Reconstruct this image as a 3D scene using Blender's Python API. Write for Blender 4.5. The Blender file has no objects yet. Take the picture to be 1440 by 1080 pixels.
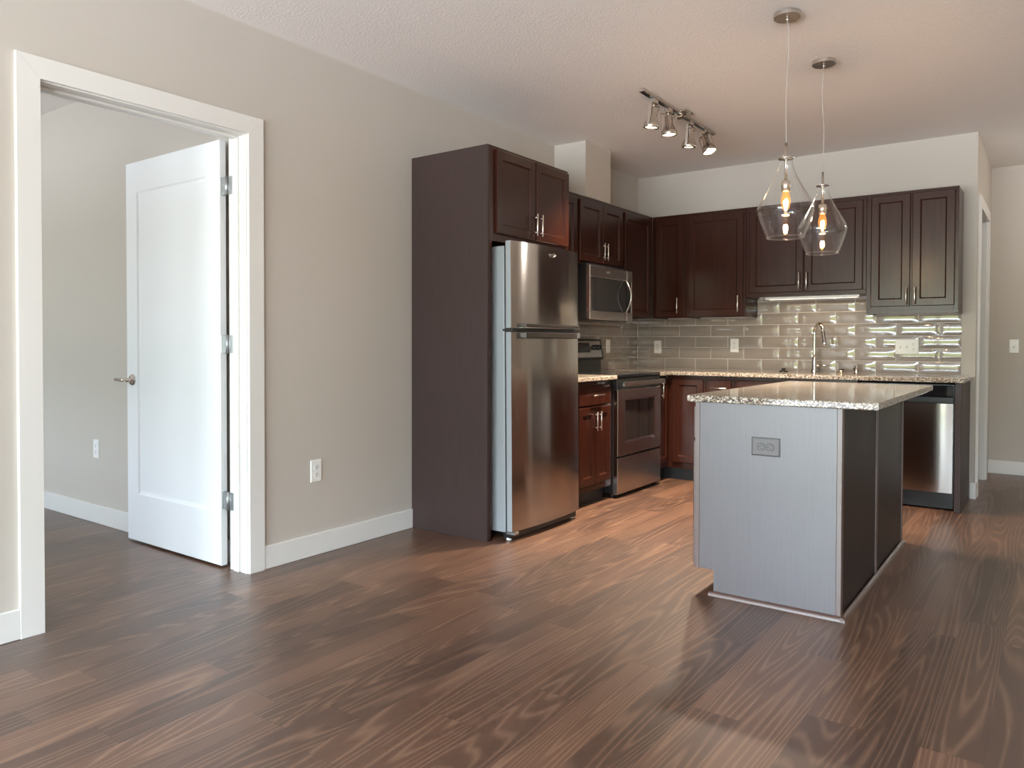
import bpy, bmesh, math, random
from mathutils import Vector, Matrix
random.seed(7)
scn = bpy.context.scene
COL = scn.collection

# ------------------------------------------------------------------ camera
f_ = Vector((-0.58633712, 0.80988194, -0.01732134))
r_ = Vector((0.80997971, 0.58645395, 0.0021526))
u_ = Vector((-0.01190152, 0.01276778, 0.99984766))
cam_d = bpy.data.cameras.new('camera')
cam = bpy.data.objects.new('camera', cam_d)
COL.objects.link(cam)
M = Matrix.Identity(4)
for i in range(3):
    M[i][0] = r_[i]; M[i][1] = u_[i]; M[i][2] = -f_[i]
M[0][3], M[1][3], M[2][3] = 3.2495, -3.4224, 1.1512
cam.matrix_world = M
cam_d.sensor_width = 36.0
cam_d.lens = 1057.122 / 1440 * 36.0
cam_d.shift_y = (501.0251 - 540) / 1440
cam_d.clip_start = 0.05
scn.camera = cam

# ------------------------------------------------------------------ view + world + daylight
scn.view_settings.view_transform = 'Standard'
scn.view_settings.look = 'None'
scn.view_settings.gamma = 1.0
scn.view_settings.use_curve_mapping = False
scn.view_settings.exposure = 0.48
cy = scn.cycles
cy.use_denoising = True
cy.max_bounces = 10
cy.diffuse_bounces = 6
cy.glossy_bounces = 6
cy.transmission_bounces = 8
cy.transparent_max_bounces = 16
cy.sample_clamp_indirect = 6.0
cy.caustics_reflective = False
cy.caustics_refractive = False

H = 2.7194
RX = 5.6          # right wall of the living room
RY = -6.8         # window wall behind the camera
YB = 3.1103       # kitchen back wall
XR = 2.765        # corner of the passage
YF = 4.533        # far wall of the passage
DAY = 24.0

w = bpy.data.worlds.new('sky')
scn.world = w
w.use_nodes = True
nt = w.node_tree
nt.nodes.clear()
def wn(t, **k):
    n = nt.nodes.new(t)
    for a, b in k.items(): setattr(n, a, b)
    return n
tc = wn('ShaderNodeTexCoord'); sx = wn('ShaderNodeSeparateXYZ')
nt.links.new(tc.outputs['Generated'], sx.inputs[0])
nz = wn('ShaderNodeTexNoise'); nz.inputs['Scale'].default_value = 9; nz.inputs['Detail'].default_value = 5
nt.links.new(tc.outputs['Generated'], nz.inputs['Vector'])
ad = wn('ShaderNodeMath', operation='MULTIPLY_ADD'); ad.inputs[1].default_value = 0.06
nt.links.new(nz.outputs['Fac'], ad.inputs[0]); nt.links.new(sx.outputs['Z'], ad.inputs[2])
cr = wn('ShaderNodeValToRGB')
e = cr.color_ramp.elements
e[0].position = 0.0; e[0].color = (0.78, 0.82, 0.90, 1)
e[1].position = 1.0; e[1].color = (0.58, 0.76, 1.0, 1)
for p, c in ((0.072, (0.78, 0.82, 0.90, 1)), (0.082, (0.12, 0.145, 0.06, 1)), (0.19, (0.20, 0.22, 0.11, 1)), (0.22, (0.74, 0.86, 1.0, 1))):
    q = e.new(p); q.color = c
sh_ = wn('ShaderNodeMath', operation='ADD'); sh_.inputs[1].default_value = 0.10
nt.links.new(ad.outputs[0], sh_.inputs[0]); nt.links.new(sh_.outputs[0], cr.inputs[0])
bg = wn('ShaderNodeBackground'); bg.inputs['Strength'].default_value = DAY
nt.links.new(cr.outputs[0], bg.inputs['Color'])
wo = wn('ShaderNodeOutputWorld'); nt.links.new(bg.outputs[0], wo.inputs['Surface'])

def portal(name, x0, x1, z0, z1, y):
    l = bpy.data.lights.new(name, 'AREA'); l.shape = 'RECTANGLE'
    l.size = x1 - x0; l.size_y = z1 - z0; l.cycles.is_portal = True
    o = bpy.data.objects.new(name, l); COL.objects.link(o)
    o.location = ((x0 + x1) / 2, y, (z0 + z1) / 2)
    o.rotation_euler = (math.radians(-90), 0, math.radians(180))   # emits towards +y
    return o
WIN = [(0.15, 2.60, 0.10, 2.40), (3.20, 5.30, 0.10, 2.40)]
BWIN = (-3.5, -1.9, 0.65, 2.20)
BRY = -5.2
for (a, b, c, d) in WIN: portal('daylight_portal', a, b, c, d, RY - 0.17)
portal('daylight_portal', *BWIN, BRY - 0.17)

# ------------------------------------------------------------------ materials
class NT:
    def __init__(s, name):
        s.m = bpy.data.materials.new(name); s.m.use_nodes = True
        s.t = s.m.node_tree; s.t.nodes.clear()
        s.out = s.t.nodes.new('ShaderNodeOutputMaterial')
    def n(s, t, ins=None, **k):
        n = s.t.nodes.new(t)
        for a, b in k.items(): setattr(n, a, b)
        for a, b in (ins or {}).items():
            if isinstance(b, bpy.types.NodeSocket): s.t.links.new(b, n.inputs[a])
            else: n.inputs[a].default_value = b
        return n
    def math(s, op, a, b=0.0, c=None):
        d = {0: a, 1: b}
        if c is not None: d[2] = c
        return s.n('ShaderNodeMath', d, operation=op).outputs[0]
    def mixc(s, f, a, b, blend='MIX'):
        n = s.n('ShaderNodeMix', data_type='RGBA', blend_type=blend)
        for i, v in ((0, f), (6, a), (7, b)):
            if isinstance(v, bpy.types.NodeSocket): s.t.links.new(v, n.inputs[i])
            else: n.inputs[i].default_value = v
        return n.outputs[2]
    def ramp(s, f, pts):
        n = s.n('ShaderNodeValToRGB', {0: f}); e = n.color_ramp.elements
        while len(e) < len(pts): e.new(0.5)
        for q, (p, c) in zip(e, pts): q.position = p; q.color = c if len(c) == 4 else (*c, 1)
        return n.outputs[0]
    def pos(s): return s.n('ShaderNodeNewGeometry').outputs['Position']
    def mapped(s, v, sc, loc=(0, 0, 0)):
        return s.n('ShaderNodeMapping', {'Vector': v, 'Scale': sc, 'Location': loc}).outputs[0]
    def noise(s, v, scale, detail=3, rough=0.5, dist=0.0):
        return s.n('ShaderNodeTexNoise', {'Vector': v, 'Scale': scale, 'Detail': detail, 'Roughness': rough, 'Distortion': dist}).outputs[0]
    def bump(s, h, strength, dist):
        return s.n('ShaderNodeBump', {'Height': h, 'Strength': strength, 'Distance': dist}).outputs[0]
    def bsdf(s, **k):
        n = s.n('ShaderNodeBsdfPrincipled', {a.replace('_', ' '): b for a, b in k.items()})
        s.t.links.new(n.outputs[0], s.out.inputs['Surface']); return n
def C4(r, g, b): return (r, g, b, 1)
def srgb(r, g, b):
    f = lambda c: (c / 255 / 12.92) if c / 255 <= 0.04045 else ((c / 255 + 0.055) / 1.055) ** 2.4
    return (f(r), f(g), f(b), 1)

def simple(name, col, rough=0.5, metal=0.0, **k):
    t = NT(name); t.bsdf(Base_Color=col, Roughness=rough, Metallic=metal, **k); return t.m

def wall_mat(name, col, bump=0.08, scale=260, rough=0.75):
    t = NT(name); p = t.pos()
    n = t.noise(p, scale, 2)
    c = t.mixc(t.noise(p, 1.3, 2), tuple(x * 0.97 for x in col[:3]) + (1,), tuple(min(1, x * 1.03) for x in col[:3]) + (1,))
    t.bsdf(Base_Color=c, Roughness=rough, Normal=t.bump(n, bump, 0.002)); return t.m

def ceiling_mat():
    t = NT('ceiling_texture_paint'); p = t.pos()
    v = t.n('ShaderNodeTexVoronoi', {'Vector': p, 'Scale': 95.0}, feature='SMOOTH_F1').outputs[0]
    n = t.noise(p, 110, 3, 0.6)
    h = t.math('ADD', n, v)
    t.bsdf(Base_Color=srgb(238, 233, 229), Roughness=0.9, Normal=t.bump(h, 0.42, 0.003)); return t.m

def cabinet_mat():
    t = NT('espresso_stained_wood'); p = t.pos()
    g = t.noise(t.mapped(p, (1, 1, 0.06)), 55, 3, 0.55)
    b = t.noise(t.mapped(p, (1, 1, 0.35)), 7, 3, 0.5, 0.6)
    c = t.ramp(g, [(0.2, srgb(47, 21, 13)), (0.55, srgb(56, 26, 17)), (0.85, srgb(63, 31, 21))])
    c = t.mixc(t.math('MULTIPLY', b, 0.45), c, srgb(42, 18, 11))
    t.bsdf(Base_Color=c, Roughness=t.math('MULTIPLY_ADD', b, 0.05, 0.22), Specular_IOR_Level=0.36)
    return t.m

def panel_mat(name, lo, hi, sheen):
    t = NT(name); p = t.pos()
    g = t.noise(t.mapped(p, (1, 1, 0.03)), 150, 4, 0.7)
    b = t.noise(t.mapped(p, (1, 1, 0.2)), 9, 3, 0.5, 0.5)
    c = t.ramp(g, [(0.25, lo), (0.75, hi)])
    c = t.mixc(t.math('MULTIPLY', b, 0.5), c, lo)
    k = dict(Specular_IOR_Level=1.0, Coat_Weight=0.95, Coat_Roughness=0.45, Coat_IOR=1.6) if sheen else dict(Specular_IOR_Level=0.35)
    t.bsdf(Base_Color=c, Roughness=t.math('MULTIPLY_ADD', g, 0.12, 0.40), Normal=t.bump(g, 0.08, 0.001), **k)
    return t.m

def floor_mat():
    t = NT('dark_oak_planks'); p = t.pos()
    sp = t.n('ShaderNodeSeparateXYZ', {0: p})
    x, y = sp.outputs[0], sp.outputs[1]
    W, L = 0.155, 1.22
    rx = t.math('DIVIDE', x, W); row = t.math('FLOOR', rx)
    off = t.n('ShaderNodeTexWhiteNoise', {'W': row}, noise_dimensions='1D').outputs[0]
    ly = t.math('ADD', t.math('DIVIDE', y, L), off); cell = t.math('FLOOR', ly)
    idv = t.n('ShaderNodeCombineXYZ', {0: row, 1: cell, 2: 3.7}).outputs[0]
    wnn = t.n('ShaderNodeTexWhiteNoise', {'Vector': idv}, noise_dimensions='3D')
    tone = wnn.outputs[0]
    rofs = t.n('ShaderNodeVectorMath', {0: wnn.outputs[1], 1: (40, 40, 40)}, operation='MULTIPLY').outputs[0]
    q = t.n('ShaderNodeVectorMath', {0: p, 1: rofs}, operation='ADD').outputs[0]
    # cathedral figure: contour lines of a stretched noise
    big = t.noise(t.mapped(q, (5.5, 0.30, 1)), 1.0, 1, 0.4, 0.15)
    rings = t.math('ABSOLUTE', t.math('SINE', t.math('MULTIPLY', big, 95.0)))
    fine = t.noise(t.mapped(q, (170, 3, 1)), 1.0, 4, 0.72)
    mott = t.noise(t.mapped(q, (5, 1.1, 1)), 1.0, 3, 0.55)
    line = t.ramp(rings, [(0.0, C4(0.10, 0.10, 0.10)), (0.72, C4(0.14, 0.14, 0.14)), (0.93, C4(0.6, 0.6, 0.6)), (1.0, C4(1, 1, 1))])
    g = t.math('MULTIPLY', line, t.math('MULTIPLY_ADD', fine, 1.9, -0.25))
    base = t.ramp(t.math('MULTIPLY_ADD', mott, 0.75, t.math('MULTIPLY', tone, 0.45)),
                  [(0.25, srgb(50, 30, 22)), (0.55, srgb(76, 48, 34)), (0.85, srgb(100, 67, 49))])
    light = t.mixc(tone, srgb(154, 118, 92), srgb(178, 140, 110))
    c = t.mixc(t.math('MULTIPLY', g, 0.45), base, light)
    # seams
    fx = t.math('FRACT', rx); fy = t.math('FRACT', ly)
    ex = t.math('MINIMUM', fx, t.math('SUBTRACT', 1.0, fx))
    ey = t.math('MINIMUM', fy, t.math('SUBTRACT', 1.0, fy))
    sx_ = t.math('LESS_THAN', ex, 0.006); sy_ = t.math('LESS_THAN', ey, 0.0011)
    seam = t.math('MAXIMUM', sx_, sy_)
    c = t.mixc(t.math('MULTIPLY', seam, 0.45), c, srgb(30, 19, 15))
    h = t.math('SUBTRACT', t.math('MULTIPLY_ADD', g, 0.5, t.math('MULTIPLY', fine, 0.3)), t.math('MULTIPLY', seam, 0.8))
    t.bsdf(Base_Color=c, Roughness=t.math('MULTIPLY_ADD', fine, 0.12, 0.36), Normal=t.bump(h, 0.16, 0.001), Specular_IOR_Level=0.8, Coat_Weight=0.5, Coat_Roughness=0.42, Coat_IOR=1.5)
    return t.m

def granite_mat():
    t = NT('speckled_granite'); p = t.pos()
    v = t.n('ShaderNodeTexVoronoi', {'Vector': p, 'Scale': 165.0, 'Randomness': 1.0})
    r = t.n('ShaderNodeSeparateColor', {0: v.outputs['Color']}).outputs[0]
    c = t.ramp(r, [(0.0, srgb(40, 36, 34)), (0.20, srgb(84, 70, 60)), (0.38, srgb(134, 112, 92)), (0.58, srgb(172, 158, 142)), (0.85, srgb(214, 209, 200)), (1.0, srgb(110, 92, 78))])
    n = t.noise(p, 420, 2)
    c = t.mixc(t.math('MULTIPLY', n, 0.15), c, srgb(168, 152, 134))
    t.bsdf(Base_Color=c, Roughness=0.09, Specular_IOR_Level=0.28); return t.m

def steel_mat(name, col, rough, vertical=True, aniso=0.75):
    t = NT(name); p = t.pos()
    g = t.noise(t.mapped(p, (0.02, 0.02, 1)), 500, 2, 0.6)
    tg = t.n('ShaderNodeTangent', direction_type='RADIAL', axis='Z').outputs[0]
    wv = t.math('MULTIPLY_ADD', t.noise(t.mapped(p, (1, 1, 0.01)), 45.0, 2), 0.10, t.noise(t.mapped(p, (1, 1, 0.12)), 5.0, 1))
    t.bsdf(Base_Color=col, Metallic=1.0, Roughness=t.math('MULTIPLY_ADD', g, 0.05, rough), Anisotropic=aniso, Anisotropic_Rotation=0.25 if vertical else 0.0, Tangent=tg, Normal=t.bump(wv, 0.25, 0.004)); return t.m

def glass_mat(name, tint=(1, 1, 1, 1), ior=1.45):
    t = NT(name)
    lw = t.n('ShaderNodeLayerWeight', {'Blend': 0.5}).outputs['Facing']
    fr = t.math('MULTIPLY_ADD', t.math('POWER', lw, 4.0), 0.85, 0.03)
    tr = t.n('ShaderNodeBsdfTransparent', {'Color': tint}).outputs[0]
    gl = t.n('ShaderNodeBsdfGlossy', {'Color': (1, 1, 1, 1), 'Roughness': 0.02}).outputs[0]
    mx = t.n('ShaderNodeMixShader', {0: fr, 1: tr, 2: gl}).outputs[0]
    t.t.links.new(mx, t.out.inputs['Surface']); return t.m

def emit_mat(name, col, s):
    t = NT(name); e = t.n('ShaderNodeEmission', {'Color': col, 'Strength': s}).outputs[0]
    t.t.links.new(e, t.out.inputs['Surface']); return t.m

WALL = wall_mat('greige_wall_paint', srgb(192, 184, 174))
CEIL = ceiling_mat()
TRIM = wall_mat('white_trim_paint', srgb(222, 219, 214), 0.02, 200, 0.4)
DOORW = wall_mat('white_door_paint', srgb(234, 235, 236), 0.02, 200, 0.38)
CAB = cabinet_mat()
PANEL = panel_mat('espresso_panel', srgb(50, 38, 36), srgb(70, 55, 52), False)
PANEL_LIT = panel_mat('espresso_panel_lit', srgb(58, 46, 50), srgb(76, 63, 67), True)  # side-panel laminate lightened and tinted; window sheen partly in the colour
WOOD_LIT = panel_mat('espresso_wood_lit', srgb(70, 42, 32), srgb(92, 60, 48), True)  # cabinet wood lightened; window sheen is put into this brown
PANEL_SHADED = panel_mat('espresso_panel_shaded', srgb(34, 23, 20), srgb(44, 31, 28), False)  # island laminate darkened; shade of its unlit side is in the colour
FLOOR = floor_mat()
GRAN = granite_mat()
STEEL = steel_mat('brushed_stainless', C4(0.45, 0.41, 0.385), 0.12, aniso=0.85)
STEELH = steel_mat('brushed_stainless_horizontal', C4(0.58, 0.54, 0.52), 0.22)
NICKEL = simple('brushed_nickel', C4(0.66, 0.61, 0.55), 0.26, 1.0)
CHROME = simple('polished_chrome', C4(0.80, 0.79, 0.78), 0.06, 1.0)
ZINC = simple('zinc_hinge_steel', C4(0.50, 0.51, 0.51), 0.35, 1.0)
GREYP = simple('light_grey_appliance_paint', srgb(150, 154, 157), 0.35)
BLACK = simple('black_plastic', C4(0.012, 0.012, 0.013), 0.35)
BLKGL = simple('black_glass', C4(0.010, 0.010, 0.011), 0.05)
OVGL = simple('dark_oven_glass', C4(0.022, 0.018, 0.017), 0.06)
DSTEEL = simple('dark_grey_trim', C4(0.055, 0.048, 0.044), 0.25, 0.4)
GREYM = simple('grey_metal_plate', C4(0.19, 0.18, 0.18), 0.5, 0.0, Specular_IOR_Level=0.25)
WHITEP = simple('white_plastic', srgb(236, 234, 230), 0.3)
SLOT = simple('dark_socket_slot', C4(0.03, 0.03, 0.03), 0.5)
KICK = simple('black_toe_board', C4(0.018, 0.016, 0.016), 0.5)
GROUT = wall_mat('pale_grout', srgb(232, 224, 214), 0.1, 300, 0.85)
def tile_mat():
    t = NT('taupe_glazed_tile'); p = t.pos()
    n = t.noise(t.mapped(p, (1, 1, 6)), 5, 3)
    c = t.mixc(n, srgb(138, 129, 121), srgb(160, 150, 141))
    t.bsdf(Base_Color=c, Roughness=0.045, Specular_IOR_Level=0.75); return t.m
TILE = tile_mat()
GLASS = glass_mat('clear_pendant_glass')
BULBG = glass_mat('amber_bulb_glass', (1.0, 0.80, 0.50, 1))
_t = BULBG.node_tree; _e = _t.nodes.new('ShaderNodeEmission'); _e.inputs[0].default_value = (1.0, 0.36, 0.06, 1); _e.inputs[1].default_value = 0.35
_a = _t.nodes.new('ShaderNodeAddShader'); _m = [n for n in _t.nodes if n.type == 'MIX_SHADER'][0]; _o = [n for n in _t.nodes if n.type == 'OUTPUT_MATERIAL'][0]
_t.links.new(_m.outputs[0], _a.inputs[0]); _t.links.new(_e.outputs[0], _a.inputs[1]); _t.links.new(_a.outputs[0], _o.inputs['Surface'])
PANE = glass_mat('window_glass', (0.97, 0.99, 0.98, 1))
FILA = emit_mat('glowing_filament', C4(1.0, 0.56, 0.18), 32)
LENS = emit_mat('lit_spot_lens', C4(1.0, 0.86, 0.55), 7)
STRIPE = emit_mat('lit_strip_diffuser', C4(1.0, 0.86, 0.70), 1.3)
MAPLE = simple('pale_cabinet_underside', srgb(176, 132, 84), 0.5)
DISP = simple('display_glass', C4(0.02, 0.02, 0.022), 0.08)

# ------------------------------------------------------------------ mesh builder
class MB:
    def __init__(s): s.v = []; s.f = []; s.sm = []; s.mi = []; s.cur = 0
    def add(s, vs, fs, smooth=False):
        o = len(s.v); s.v += [Vector(v) for v in vs]
        for f in fs: s.f.append([o + i for i in f]); s.sm.append(smooth); s.mi.append(s.cur)
        return s
    def box(s, x0, x1, y0, y1, z0, z1, bev=0.0, seg=1):
        bm = bmesh.new(); bmesh.ops.create_cube(bm, size=1.0)
        for v in bm.verts:
            v.co = ((x0 + x1) / 2 + v.co.x * (x1 - x0), (y0 + y1) / 2 + v.co.y * (y1 - y0), (z0 + z1) / 2 + v.co.z * (z1 - z0))
        if bev > 0:
            bev = min(bev, 0.45 * min(abs(x1 - x0), abs(y1 - y0), abs(z1 - z0)))
            bmesh.ops.bevel(bm, geom=bm.edges[:], offset=bev, segments=seg, affect='EDGES', profile=0.5)
        bm.verts.index_update()
        s.add([v.co.copy() for v in bm.verts], [[v.index for v in f.verts] for f in bm.faces]); bm.free(); return s
    def rings(s, rs, cap0=True, cap1=True, smooth=False):
        n = len(rs[0]); vs = [p for r in rs for p in r]; fs = []
        for k in range(len(rs) - 1):
            for i in range(n):
                j = (i + 1) % n
                fs.append((k * n + i, k * n + j, (k + 1) * n + j, (k + 1) * n + i))
        s.add(vs, fs, smooth)
        o = len(s.v) - len(vs)
        if cap0: s.f.append([o + i for i in reversed(range(n))]); s.sm.append(False); s.mi.append(s.cur)
        if cap1: s.f.append([o + (len(rs) - 1) * n + i for i in range(n)]); s.sm.append(False); s.mi.append(s.cur)
        return s
    def lathe(s, prof, c, axis=(0, 0, 1), n=32, cap0=False, cap1=False, smooth=True):
        ax = Vector(axis).normalized(); a = ax.orthogonal().normalized(); b = ax.cross(a); c = Vector(c)
        rs = [[c + ax * h + (a * math.cos(2 * math.pi * i / n) + b * math.sin(2 * math.pi * i / n)) * r for i in range(n)] for r, h in prof]
        return s.rings(rs, cap0, cap1, smooth)
    def cyl(s, p0, p1, r, n=16, r1=None, bev=0.0):
        p0 = Vector(p0); p1 = Vector(p1); L = (p1 - p0).length; r1 = r if r1 is None else r1
        pr = [(r, 0), (r1, L)] if bev <= 0 else [(r - bev, 0), (r, bev), (r1, L - bev), (r1 - bev, L)]
        return s.lathe(pr, p0, p1 - p0, n, True, True)
    def tube(s, pts, r, n=12, caps=True):
        pts = [Vector(p) for p in pts]; rs = []; prev = None
        for i, p in enumerate(pts):
            d = (pts[min(i + 1, len(pts) - 1)] - pts[max(i - 1, 0)]).normalized()
            a = d.orthogonal().normalized() if prev is None else (prev - d * prev.dot(d)).normalized()
            prev = a; b = d.cross(a); rr = r[i] if isinstance(r, (list, tuple)) else r
            rs.append([p + (a * math.cos(2 * math.pi * k / n) + b * math.sin(2 * math.pi * k / n)) * rr for k in range(n)])
        return s.rings(rs, caps, caps, True)
    def build(s, name, mat, parent=None):
        me = bpy.data.meshes.new(name); me.from_pydata([tuple(v) for v in s.v], [], s.f)
        mats = mat if isinstance(mat, (list, tuple)) else [mat]
        for m in mats: me.materials.append(m)
        bm = bmesh.new(); bm.from_mesh(me); bmesh.ops.recalc_face_normals(bm, faces=bm.faces[:]); bm.to_mesh(me); bm.free()
        for p, sm, mi in zip(me.polygons, s.sm, s.mi): p.use_smooth = sm; p.material_index = mi
        o = bpy.data.objects.new(name, me); COL.objects.link(o)
        if parent is not None:
            o.parent = parent
            if parent.type == 'EMPTY': o.matrix_parent_inverse = Matrix.Translation(-Vector(parent.location))
        return o
def tag(o, label, cat, group=None):
    o['label'] = label; o['category'] = cat
    if group: o['group'] = group
    return o
def thing(name, loc, label, cat, group=None):
    o = bpy.data.objects.new(name, None); COL.objects.link(o); o.location = loc; o.empty_display_size = 0.1
    return tag(o, label, cat, group)
def struct(name, mb, mat, parent=None):
    o = mb.build(name, mat, parent)
    if parent is None: o['kind'] = 'structure'
    return o
class Fr:                                     # a local frame: u right, v up, n outwards
    def __init__(s, o, u, n): s.o = Vector(o); s.u = Vector(u); s.n = Vector(n); s.w = Vector((0, 0, 1))
    def p(s, u, v, n=0.0): return s.o + s.u * u + s.w * v + s.n * n
    def ring(s, u0, u1, v0, v1, n): return [s.p(u0, v0, n), s.p(u1, v0, n), s.p(u1, v1, n), s.p(u0, v1, n)]
def shaker(fr, u0, u1, v0, v1, rail=0.052, t=0.019, dep=0.010):
    m = MB(); b = 0.004; q = 0.009
    m.rings([fr.ring(u0, u1, v0, v1, 0.0), fr.ring(u0, u1, v0, v1, t - b), fr.ring(u0 + b, u1 - b, v0 + b, v1 - b, t),
             fr.ring(u0 + rail, u1 - rail, v0 + rail, v1 - rail, t),
             fr.ring(u0 + rail + q, u1 - rail - q, v0 + rail + q, v1 - rail - q, t - dep)])
    return m
def slab(fr, u0, u1, v0, v1, n0, n1, b=0.003):
    return MB().rings([fr.ring(u0, u1, v0, v1, n0), fr.ring(u0, u1, v0, v1, n1 - b), fr.ring(u0 + b, u1 - b, v0 + b, v1 - b, n1)])
def bar_handle(fr, u, v0, v1, n, horizontal=False):
    m = MB(); r = 0.0055; off = 0.030
    if horizontal:
        m.cyl(fr.p(v0, u, n + off), fr.p(v1, u, n + off), r, 12, bev=0.001)
        for q in (v0 + 0.022, v1 - 0.022): m.cyl(fr.p(q, u, n - 0.001), fr.p(q, u, n + off), 0.004, 10)
    else:
        m.cyl(fr.p(u, v0, n + off), fr.p(u, v1, n + off), r, 12, bev=0.001)
        for q in (v0 + 0.022, v1 - 0.022): m.cyl(fr.p(u, q, n - 0.001), fr.p(u, q, n + off), 0.004, 10)
    return m
LEFT = lambda x: Fr((x, 0, 0), (0, 1, 0), (1, 0, 0))      # faces +x
BACK = lambda y: Fr((0, y, 0), (1, 0, 0), (0, -1, 0))     # faces -y
ISLW = lambda x: Fr((x, 0, 0), (0, -1, 0), (-1, 0, 0))    # faces -x

# ------------------------------------------------------------------ structure
T = 0.14
BX = -4.2
m = MB(); m.box(BX - T, RX + T, RY - T, YF + T, -0.12, 0.0); struct('floor', m, FLOOR)
m = MB(); m.box(BX - T, RX + T, RY - T, YF + T, H, H + 0.12); struct('ceiling', m, CEIL)
DY0, DY1, DZ = -2.121, -1.160, 2.195          # rough doorway
m = MB()
m.box(-T, 0, RY - T, DY0, 0, H); m.box(-T, 0, DY1, YB + T, 0, H); m.box(-T, 0, DY0, DY1, DZ, H)
struct('wall_left', m, WALL)
m = MB(); m.box(0, XR, YB, YB + T, 0, H); struct('wall_back', m, WALL)
# passage wall with a doorway close to the corner
HY0, HY1, HZ = 3.27, 4.10, 2.20
m = MB(); m.box(XR - T, XR, YB + T, HY0, 0, H); m.box(XR - T, XR, HY1, YF, 0, H); m.box(XR - T, XR, HY0, HY1, HZ, H)
struct('wall_passage', m, WALL)
m = MB(); m.box(0.9, RX + T, YF, YF + T, 0, H); struct('wall_far', m, WALL)
m = MB(); m.box(0.9 - T, 0.9, YB + T, YF + T, 0, H); struct('wall_closet', m, WALL)
m = MB(); m.box(RX, RX + T, RY - T, YF, 0, H); struct('wall_right', m, WALL)
def wall_with_windows(name, x0, x1, y0, wins):
    m = MB(); xs = x0
    for (a, b, c, d) in wins:
        m.box(xs, a, y0 - T, y0, 0, H); m.box(a, b, y0 - T, y0, 0, c); m.box(a, b, y0 - T, y0, d, H); xs = b
    m.box(xs, x1, y0 - T, y0, 0, H); return struct(name, m, WALL)
wall_with_windows('wall_front', 0.0, RX, RY, WIN)
# bedroom beyond the doorway
m = MB(); m.box(BX, -T, -1.099, -1.099 + T, 0, H); struct('wall_bedroom_back', m, WALL)
m = MB(); m.box(BX - T, BX, BRY - T, -1.099 + T, 0, H); struct('wall_bedroom_left', m, WALL)
wall_with_windows('wall_bedroom_front', BX, -T, BRY, [BWIN])
def window(name, a, b, c, d, y, mull):
    m = MB(); fw = 0.05
    m.box(a, a + fw, y - 0.10, y - 0.03, c, d, 0.003); m.box(b - fw, b, y - 0.10, y - 0.03, c, d, 0.003)
    m.box(a + fw, b - fw, y - 0.10, y - 0.03, c, c + fw, 0.003); m.box(a + fw, b - fw, y - 0.10, y - 0.03, d - fw, d, 0.003)
    for q in mull: m.box(q - 0.03, q + 0.03, y - 0.10, y - 0.03, c + fw, d - fw, 0.003)
    o = struct(name, m, TRIM)
    g = MB(); g.box(a + fw, b - fw, y - 0.068, y - 0.062, c + fw, d - fw); g.build('pane', PANE, o)
window('window_1', *WIN[0], RY, [1.4]); window('window_2', *WIN[1], RY, [4.15]); window('window_3', *BWIN, BRY, [-2.7])
# chase column above the cabinets
m = MB(); m.box(0.0, 0.286, 1.635, 2.038, 2.29, H); struct('wall_chase', m, WALL)

# door casing and jamb of the bedroom doorway
def casing_frame(m, y0, y1, zt, wd, x0, x1, bev=0.003):
    def prism(poly):
        cy_ = sum(p[0] for p in poly) / len(poly); cz_ = sum(p[1] for p in poly) / len(poly)
        ins = [(p[0] + (0.0012 if p[0] < cy_ else -0.0012), p[1] + (0.0012 if p[1] < cz_ else -0.0012)) for p in poly]
        m.rings([[(x0, a, b) for a, b in poly], [(x1 - 0.0015, a, b) for a, b in poly], [(x1, a, b) for a, b in ins]])
    prism([(y0, 0), (y0 + wd, 0), (y0 + wd, zt - wd), (y0, zt)])
    prism([(y1 - wd, 0), (y1, 0), (y1, zt), (y1 - wd, zt - wd)])
    prism([(y0 + wd, zt - wd), (y1 - wd, zt - wd), (y1, zt), (y0, zt)])
m = MB()
casing_frame(m, -2.1945, -1.086, 2.2688, 0.0865, 0.0, 0.018)
m.box(-T - 0.001, 0.001, DY0, DY0 + 0.018, 0, DZ); m.box(-T - 0.001, 0.001, DY1 - 0.018, DY1, 0, DZ); m.box(-T - 0.001, 0.001, DY0 + 0.018, DY1 - 0.018, DZ - 0.018, DZ)
m.box(-0.095, -0.055, DY1 - 0.030, DY1 - 0.018, 0, DZ - 0.018, 0.002); m.box(-0.095, -0.055, DY0 + 0.018, DY0 + 0.030, 0, DZ - 0.018, 0.002)
m.box(-0.095, -0.055, DY0 + 0.03, DY1 - 0.03, DZ - 0.030, DZ - 0.018, 0.002)
m.box(-T - 0.018, -T, DY0 - 0.07, DY0 + 0.012, 0, 2.26, 0.003); m.box(-T - 0.018, -T, DY0 + 0.012, DY1 - 0.012, DZ - 0.012, 2.26, 0.003)
struct('trim_1', m, TRIM)
# casing of the passage doorway
m = MB()
casing_frame(m, HY0 - 0.075, HY1 + 0.085, HZ + 0.075, 0.09, XR, XR + 0.018)
m.box(XR - T, XR + 0.001, HY0, HY0 + 0.018, 0, HZ); m.box(XR - T, XR + 0.001, HY1 - 0.018, HY1, 0, HZ); m.box(XR - T, XR + 0.001, HY0 + 0.018, HY1 - 0.018, HZ - 0.018, HZ)
struct('trim_2', m, TRIM)
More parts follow.
